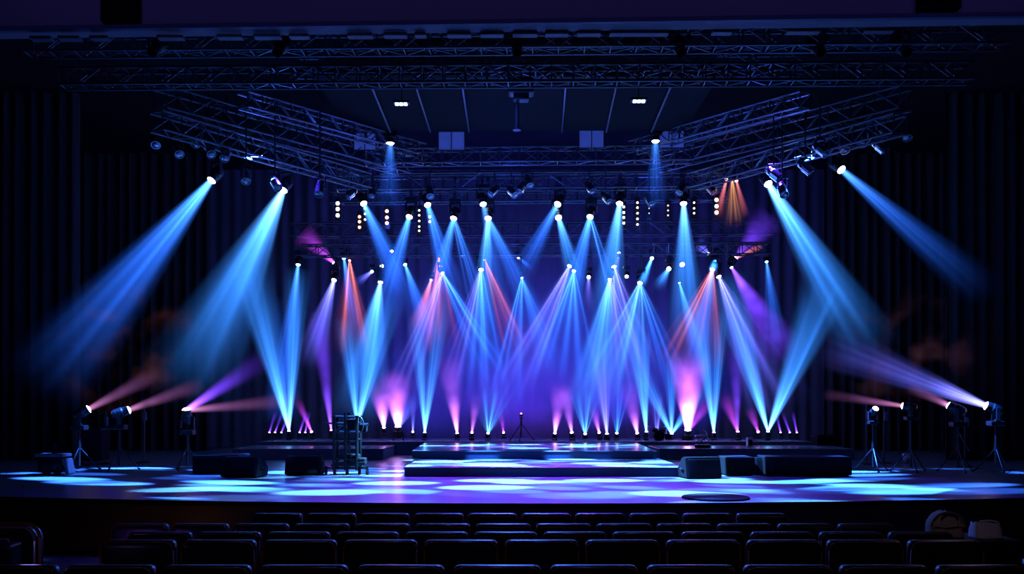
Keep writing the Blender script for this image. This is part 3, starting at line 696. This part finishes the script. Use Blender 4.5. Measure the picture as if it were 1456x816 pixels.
# wing clutter: dark boom stands
for i, (x, Y, h, lb) in enumerate(((1232,22,1.5,'at the right wing, left of the two small stands'),(1257,22.4,1.45,'at the right wing beside the small warm lamp'),(1372,21,1.3,'with tilted pale boom at the right wing'),(150,22,1.3,'behind the dolly at the left wing'),(205,22.6,1.45,'at the left wing near the middle side lamp'))):
    root = empty('boom_stand', (atx(x, Y), Y, 0)); tag(root, f'dark boom stand {lb}', 'stand', 'dark boom stands in the wings')
    bm = bmesh.new(); tube(bm, (0, 0, .02), (0, 0, h), .02, 8); finish('pole', bm, M['pipe'], root)
    bm = bmesh.new(); lathe(bm, [(0, 0), (.2, 0), (.19, .02), (.03, .04), (0, .04)], 20); finish('base', bm, M['black'], root)
    bm = bmesh.new()
    if x == 1372: tube(bm, (-.14, 0, h*.62), (.1, 0, h*.3), .018, 8)
    else: tube(bm, (-.16, 0, h-.05), (.2, 0, h+.1), .014, 8)
    finish('boom_arm', bm, M['silver'] if x == 1372 else M['pipe'], root)
    bm = bmesh.new(); box(bm, (.03, -.03, h*.82), (.08, .06, .22), .012); finish('clip_box', bm, M['fascia'], root)
for i, (x, Y, w, h) in enumerate(((126,21.5,.55,.9),(1180,25.8,.7,.6))):
    root = empty('flight_case', (atx(x, Y), Y, 0)); tag(root, ('tall dark flight case in the left wing behind the dolly', 'dark flight case behind the long speaker box at right')[i], 'flight case')
    bm = bmesh.new(); box(bm, (0, .3, h/2+.06), (w, .5, h-.1), .02); finish('body', bm, M['cabinet'], root)
    bm = bmesh.new()
    for sx in (-1, 1):
        for z in (.12, h): tube(bm, (sx*w/2, .04, z-.02), (sx*w/2, .56, z-.02), .014, 6)
    finish('edging', bm, M['pipe'], root)
    for sx in (-1, 1):
        bm = bmesh.new(); tube(bm, (sx*w*.38-.02, .1, .045), (sx*w*.38+.02, .1, .045), .042, 12); finish('caster', bm, M['black'], root)
# loose cables on the stage
def cable(pts, label):
    bm = bmesh.new(); P = [Vector((atx(x, CZ*F/(y-HY)), CZ*F/(y-HY), .012)) for x, y in pts]
    path_tube(bm, P, .012); o = finish('floor_cable', bm, M['cable']); tag(o, label, 'cable')
cable([(1370,664),(1385,667),(1398,668),(1412,671),(1428,670),(1440,668)], 'loose dark cable snaking on the floor at the far right of the stage')
cable([(100,671),(112,668),(124,667),(133,664),(140,662)], 'loose dark cable on the floor right of the dolly')

# ------------------------------------------------------------------ auditorium seats
def seat_meshes():
    d = {}
    bm = bmesh.new(); box(bm, (0, 0, .66), (.5, .1, .56), .045, None, 3); bmesh.ops.rotate(bm, cent=(0, 0, .4), matrix=Matrix.Rotation(.1, 3, 'X'), verts=bm.verts); d['backrest'] = mesh_of(bm, M['seat'])
    bm = bmesh.new(); pts = []
    for cx, cz, a0 in ((.19, .88, 0), (-.19, .88, 90), (-.19, .45, 180), (.19, .45, 270)):
        for k in range(5): a = math.radians(a0+k*22.5); pts.append((cx+.055*math.cos(a), -.046, cz+.055*math.sin(a)))
    pts.append(pts[0]); path_tube(bm, pts, .0065, 6); bmesh.ops.rotate(bm, cent=(0, 0, .4), matrix=Matrix.Rotation(.1, 3, 'X'), verts=bm.verts); d['piping'] = mesh_of(bm, M['piping'])
    bm = bmesh.new(); box(bm, (0, .2, .42), (.46, .44, .12), .04, None, 3); d['seat_cushion'] = mesh_of(bm, M['seat'])
    bm = bmesh.new(); box(bm, (-.268, .16, .6), (.042, .36, .04), .014); d['armrest'] = mesh_of(bm, M['black'])
    bm = bmesh.new(); box(bm, (0, .12, .2), (.06, .2, .38), .012); box(bm, (0, .12, .012), (.3, .3, .02), .006); d['pedestal'] = mesh_of(bm, M['black'])
    return d
SM = seat_meshes()
first = [None]
def make_seat(name, loc, rz, label, group, edge=None):
    if first[0] is None:
        r = empty(name, loc, rz)
        for k, me in SM.items(): link(k, me, r)
        first[0] = r
    else:
        r = first[0].copy(); COL.objects.link(r); r.location = loc; r.rotation_euler = (0, 0, rz)
        for ch in first[0].children:
            c = ch.copy(); COL.objects.link(c); c.parent = r
    tag(r, label, 'theatre seat', group)
    return r
RN = ['nearest', 'second nearest', 'third', 'fourth', 'fifth']
for ri, (Y, ztop, x0, x1, ph) in enumerate(((5., .512, -30, 1500, 20), (6., .505, 83, 1460, 83), (7., .42, 105, 1322, 130), (8., .355, 165, 1270, 200), (9., .33, 356, 1150, 395))):
    P = .545*F/Y; xs = []; x = ph
    while x-P/2 < x1:
        if x-P*.3 >= x0 and x+P*.3 <= x1+P*.2: xs.append(x)
        x += P
    for k, x in enumerate(xs):
        gap = (ri == 1 and k == len(xs)+1)
        make_seat('theatre_seat', (atx(x, Y), Y+.05, ztop-.935), random.uniform(-.02, .02), f'dark theatre seat with red-brown piping, {RN[ri]} row from the camera, {ORD[k+1]} from the left', f'seats of the {RN[ri]} row')
# tall end seat with a shining rim at the left edge
Y = 5.75; root = empty('end_seat', (atx(12, Y), Y, hz(Y)), 0); tag(root, 'taller dark seat with shining silver rim at the left edge of the photo', 'theatre seat')
zt = at(0, 745, Y).z-hz(Y); w = .19
def arch(w, zt, r=.09):
    return [(-w, .2)]+[(-w+r-r*math.cos(a), zt-r+r*math.sin(a)) for a in [i*math.pi/12 for i in range(7)]]+[(w-r+r*math.sin(a), zt-r+r*math.cos(a)) for a in [i*math.pi/12 for i in range(7)]]+[(w, .2)]
bm = bmesh.new(); A = arch(w-.012, zt-.012); V0 = [bm.verts.new((x, 0, z)) for x, z in A]; V1 = [bm.verts.new((x, .09, z)) for x, z in A]
bm.faces.new(V0); bm.faces.new(V1[::-1])
for i in range(len(A)): j = (i+1) % len(A); bm.faces.new((V0[i], V1[i], V1[j], V0[j]))
bmesh.ops.recalc_face_normals(bm, faces=bm.faces); finish('backrest', bm, M['seat'], root)
bm = bmesh.new(); path_tube(bm, [(x, -.004, z) for x, z in arch(w-.02, zt-.02)], .009); finish('silver_rim', bm, M['silver'], root)['label'] = 'shining silver rim'
bm = bmesh.new(); path_tube(bm, [(x, .02, z) for x, z in arch(w, zt)], .012); finish('piping', bm, M['piping'], root)
bm = bmesh.new(); box(bm, (0, .28, .42), (.36, .4, .12), .04); finish('seat_cushion', bm, M['seat'], root)
bm = bmesh.new(); box(bm, (0, .15, .2), (.06, .2, .38), .012); box(bm, (0, .15, .012), (.3, .3, .02), .006); finish('pedestal', bm, M['black'], root)
# small box in front of it
Y = 5.5; root = empty('black_case', (atx(4, Y), Y, hz(Y))); tag(root, 'small black case with blue-lit edge in front of the silver-rimmed seat', 'case')
h = at(0, 771, Y).z-hz(Y)
bm = bmesh.new(); box(bm, (0, 0, h/2), (.17, .12, h), .02); finish('body', bm, M['cabinet'], root)
bm = bmesh.new(); box(bm, (0, -.01, h-.02), (.175, .13, .03), .012); finish('lid', bm, M['seat'], root)
bm = bmesh.new(); path_tube(bm, [(-.04, 0, h), (-.03, 0, h+.02), (.03, 0, h+.02), (.04, 0, h)], .006); finish('handle', bm, M['silver'], root)

# bags on a dark crate at right
Y = 7.5; zt = at(0, 768, Y).z; X0, X1 = atx(1325, Y), atx(1450, Y)
root = empty('storage_crate', ((X0+X1)/2, Y+.2, hz(Y)-.0)); tag(root, 'dark storage crate under the two bags at the right of the seats', 'crate')
hh = zt-hz(Y)
bm = bmesh.new(); box(bm, (0, 0, hh/2), (X1-X0, .5, hh-.02), .02); finish('body', bm, M['cabinet'], root)
bm = bmesh.new(); box(bm, (0, 0, hh-.02), (X1-X0+.03, .53, .04), .012); finish('lid', bm, M['black'], root)
def bag(px0, px1, py0, label, mat, dome, name):
    x0, x1 = atx(px0, Y), atx(px1, Y); w = x1-x0; h = at(0, py0, Y).z-zt
    root = empty(name, ((x0+x1)/2, Y+.14, zt+.002)); tag(root, label, 'bag')
    bm = bmesh.new(); n = 24; rings = []
    for k in range(9):
        f = k/8; ww = w/2*(1-.12*f*f if not dome else math.sqrt(max(.02, 1-max(0, f-.45)**2/.32))); dd = .11*(1-.35*f)
        rings.append([bm.verts.new((math.copysign(abs(math.cos(2*math.pi*i/n))**.6, math.cos(2*math.pi*i/n))*ww, math.copysign(abs(math.sin(2*math.pi*i/n))**.6, math.sin(2*math.pi*i/n))*dd+.006*math.sin(i*2.3+k), h*f+.008*math.sin(i*1.7+k*2))) for i in range(n)])
    for A, B_ in zip(rings, rings[1:]):
        for i in range(n): bm.faces.new((A[i], A[(i+1) % n], B_[(i+1) % n], B_[i]))
    bm.faces.new(rings[0][::-1])
    if dome: bm.faces.new(rings[-1])
    finish('bag_body', bm, M[mat], root, True)
    bm = bmesh.new()
    if dome:
        path_tube(bm, [(w*.02+w*.24*math.cos(a), -.085, h*.74+h*.2*math.sin(a)) for a in [i*math.pi/10 for i in range(11)]], .008); finish('handle', bm, M['black'], root)
        bm = bmesh.new(); path_tube(bm, [(-w*.44, -.088, h*.5), (-w*.15, -.102, h*.44), (w*.2, -.1, h*.5), (w*.44, -.086, h*.47)], .006); finish('fold_seam', bm, M['canvas'], root)
        bm = bmesh.new(); path_tube(bm, [(w*.5*math.cos(a), -.07, h*.45+h*.55*math.sin(a)) for a in [i*math.pi/12 for i in range(13)]], .008); finish('edge_seam', bm, M['silver'], root)
    else:
        lathe(bm, [(.0, h*.93), (w*.34, h*.93), (w*.4, h*1.02), (w*.34, h*1.0)], 18); bmesh.ops.scale(bm, vec=(1, .6, 1), verts=bm.verts); finish('dark_opening', bm, M['black'], root)
        bm = bmesh.new(); path_tube(bm, [(w*.36*math.cos(a), -.05, h*.9+h*.2*math.sin(a)) for a in [i*math.pi/10 for i in range(11)]], .009); finish('strap', bm, M['whitecloth'], root)
bag(1330, 1378, 730, 'domed tan canvas bag with dark handle, left of the white bag', 'canvas', True, 'canvas_bag')
bag(1393, 1434, 745, 'white soft bag with dark open top at the far right', 'whitecloth', False, 'white_bag')

# ------------------------------------------------------------------ drifting haze (its lamplight is put in as emission)
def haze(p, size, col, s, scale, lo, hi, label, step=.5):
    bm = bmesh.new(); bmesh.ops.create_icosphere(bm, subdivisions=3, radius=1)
    m, t, v = volume_shell('glowing_haze')
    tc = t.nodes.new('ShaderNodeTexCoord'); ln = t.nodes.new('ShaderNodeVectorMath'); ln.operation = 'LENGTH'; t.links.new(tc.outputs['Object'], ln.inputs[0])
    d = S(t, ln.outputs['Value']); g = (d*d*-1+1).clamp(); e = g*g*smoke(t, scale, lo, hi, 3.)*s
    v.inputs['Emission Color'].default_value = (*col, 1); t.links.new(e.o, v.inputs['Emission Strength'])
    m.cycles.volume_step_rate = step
    o = finish('glowing_haze', bm, m); o.location = p; o.scale = size
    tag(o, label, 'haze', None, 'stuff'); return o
haze(at(735,490,29.6), (8.0,1.3,4.0), (.05,.06,1.), .13, .7, .2, .7, 'wide glowing blue-violet haze hanging behind the beams across the back')
haze(at(760,575,29), (6.2,1.2,2.), (.2,.04,1.), .16, .8, .3, .7, 'glowing violet haze low over the back deck', .5)
haze(at(190,490,21.8), (2.6,.6,2.0), (1.,.3,.22), .1, 1.3, .5, .74, 'faint glowing rosy smoke drifting at the left wing', .4)
haze(at(1290,500,21.5), (2.6,.6,1.8), (.8,.3,.5), .07, 1.3, .5, .72, 'faint glowing rosy smoke drifting at the right wing', .4)
haze(at(728,220,24), (8.5,3.,2.6), (.03,.06,1.), .007, .6, .2, .8, 'thin glowing blue haze up among the trusses', .8)

# ------------------------------------------------------------------ lights
def gobo(p, aim, col, w, deg, scale, lo, hi, seed, soft=.02, cut=None, sx=.5):
    o, l = add_spot(None, Vector(p), Vector(aim), (1, 1, 1), w, deg, .15, soft)
    o.name = 'gobo_source'
    l.use_nodes = True; t = l.node_tree; em = t.nodes['Emission']
    tc = t.nodes.new('ShaderNodeTexCoord'); sp = t.nodes.new('ShaderNodeSeparateXYZ'); t.links.new(tc.outputs['Normal'], sp.inputs[0])
    x, y, z = (S(t, q) for q in sp.outputs)
    vo = t.nodes.new('ShaderNodeTexVoronoi'); vo.voronoi_dimensions = '2D'; vo.inputs['Scale'].default_value = scale; vo.inputs['Randomness'].default_value = .9
    t.links.new(combine(t, x/z*sx+seed, y/z, 0.), vo.inputs['Vector'])
    e = S(t, vo.outputs['Distance']).step(hi, lo)
    vc = t.nodes.new('ShaderNodeSeparateColor'); t.links.new(vo.outputs['Color'], vc.inputs[0])
    e = e*(S(t, vc.outputs[0]).step(.15, .55)*.9+.1)
    if cut is not None:                               # shutter that keeps the light on the stage
        v = o.rotation_quaternion.inverted() @ (Vector((p[0], cut, 0))-Vector(p)); k = v.y/v.z
        v2 = o.rotation_quaternion.inverted() @ (Vector((p[0], cut+1, 0))-Vector(p)); k2 = v2.y/v2.z
        e = e*(y/z).step(k, k+(k2-k)*.15)
    em.inputs['Color'].default_value = (*col, 1); t.links.new(e.o, em.inputs['Strength'])
    return o
GC, GB = (.12, .5, 1.), (.03, .17, 1.)
gobo((.6, 19.4, 7.0), (.6, 15.8, 0), GC, 85000, 84, 6.6, .26, .40, .3, cut=13.2)
gobo((1.6, 19.6, 7.2), (.2, 16.4, 0), (.04, .2, 1.), 42000, 88, 8.0, .22, .38, 13.3, cut=13.2)
gobo((-5.6, 19.6, 7.2), (-7.0, 15.4, 0), GB, 150000, 86, 6.5, .24, .38, 5.1, cut=13.75, sx=.36)
gobo((6.4, 19.6, 7.2), (7.6, 15.4, 0), GB, 150000, 84, 6.5, .24, .38, 9.7, cut=13.55, sx=.36)
gobo((.6, 24.2, 7.0), (.6, 22.6, .3), GC, 62000, 60, 8.5, .26, .40, 2.2)
for p, a, c, w, deg in (
 ((.6, 18.8, 7.0), (.4, 15.8, 0), (.16, .03, 1.), 17000, 74),
 ((-4.6, 19, 7.0), (-4.6, 16.3, 0), (.06, .03, 1.), 1500, 60), ((5.5, 19, 7.0), (5.5, 16.3, 0), (.09, .03, 1.), 2500, 60),
 ((.6, 24, 7.2), (.6, 22.2, .3), (.2, .05, 1.), 7000, 56),
 ((.6, 14.4, 5.8), (.6, 20, .15), (.02, .09, 1.), 900, 40),  # added fill that turns the riser faces blue
 ((-4, 29, .7), (-2.5, 31, 3.5), (.04, .05, 1.), 700, 130), ((0, 29, .7), (0, 31, 4), (.1, .04, 1.), 1100, 130), ((3.5, 29, .7), (2.8, 31, 4), (.08, .04, 1.), 1000, 130), ((6.5, 29, .7), (5.5, 31, 3.5), (.04, .05, 1.), 600, 130)):  # added uplights that colour the backdrop
    add_spot(None, Vector(p), Vector(a), c, w, deg, .8, .15)
def point(p, col, w, r=.3):
    l = bpy.data.lights.new('added_point', 'POINT'); l.color = col; l.energy = w; l.shadow_soft_size = r
    o = bpy.data.objects.new('added_point', l); COL.objects.link(o); o.location = p
for p, w in (((-5.2, 20, 6.2), 70), ((5.6, 20, 6.2), 70), ((0, 21.5, 6.6), 90), ((-3.5, 25.5, 6.6), 70), ((4, 25.5, 6.6), 70), ((0, 28, 5.0), 50), ((0, 17, 7.2), 9)):  # added blue fill that reveals the trusses, without fixtures
    point(p, (.05, .12, 1.), w)
al = bpy.data.lights.new('header_fill', 'AREA'); al.shape = 'RECTANGLE'; al.size = 18; al.size_y = .3; al.energy = 15; al.color = (.17, .15, 1.); al.spread = math.radians(70)  # unseen fill added to lift the header
ao = bpy.data.objects.new('header_fill', al); COL.objects.link(ao); ao.location = (0, 9.5, 8.4); ao.rotation_euler = (math.radians(88), 0, 0)
add_spot(None, Vector((0, 14.5, 4.4)), Vector((0, 7, 0)), (.05, .16, 1.), 800, 130, .6, .4)  # added fill for a blue shine on the seat tops
point((atx(1385, 6.9), 6.9, 1.5), (.75, .6, 1.), 1.6, .15)  # added fill that brightens the bags
point((0, 3.5, 4.0), (1., .4, .2), 14, .6)  # added warm fill above the audience for the seat piping
point((atx(66, 7), 7., hz(7)+.5), (.3, .1, 1.), 3., .1)
point((atx(44, 5.3), 5.3, hz(6)+1.0), (.3, .25, 1.), .5, .05)  # added light that makes the silver rim shine
point((atx(200, 12.6), 12.4, -.55), (1., .45, .1), 1.2, .05)

w = bpy.data.worlds.new('dark_hall'); sc.world = w; w.use_nodes = True
w.node_tree.nodes['Background'].inputs[0].default_value = (.01, .012, .06, 1); w.node_tree.nodes['Background'].inputs[1].default_value = .06

# ------------------------------------------------------------------ camera and look
cd = bpy.data.cameras.new('camera'); cam = bpy.data.objects.new('camera', cd); COL.objects.link(cam)
cam.location = (0, 0, CZ); cam.rotation_euler = (math.pi/2, 0, 0)
cd.sensor_width = 36; cd.lens = 36*F/1456; cd.shift_y = (HY-408)/1456; cd.clip_end = 200
sc.camera = cam
sc.view_settings.view_transform = 'Standard'; sc.view_settings.look = 'None'
cy = sc.cycles
cy.max_bounces = 4; cy.diffuse_bounces = 1; cy.glossy_bounces = 2; cy.transmission_bounces = 1; cy.volume_bounces = 0; cy.transparent_max_bounces = 4
cy.sample_clamp_indirect = .5; cy.caustics_reflective = False; cy.caustics_refractive = False
cy.volume_max_steps = 512
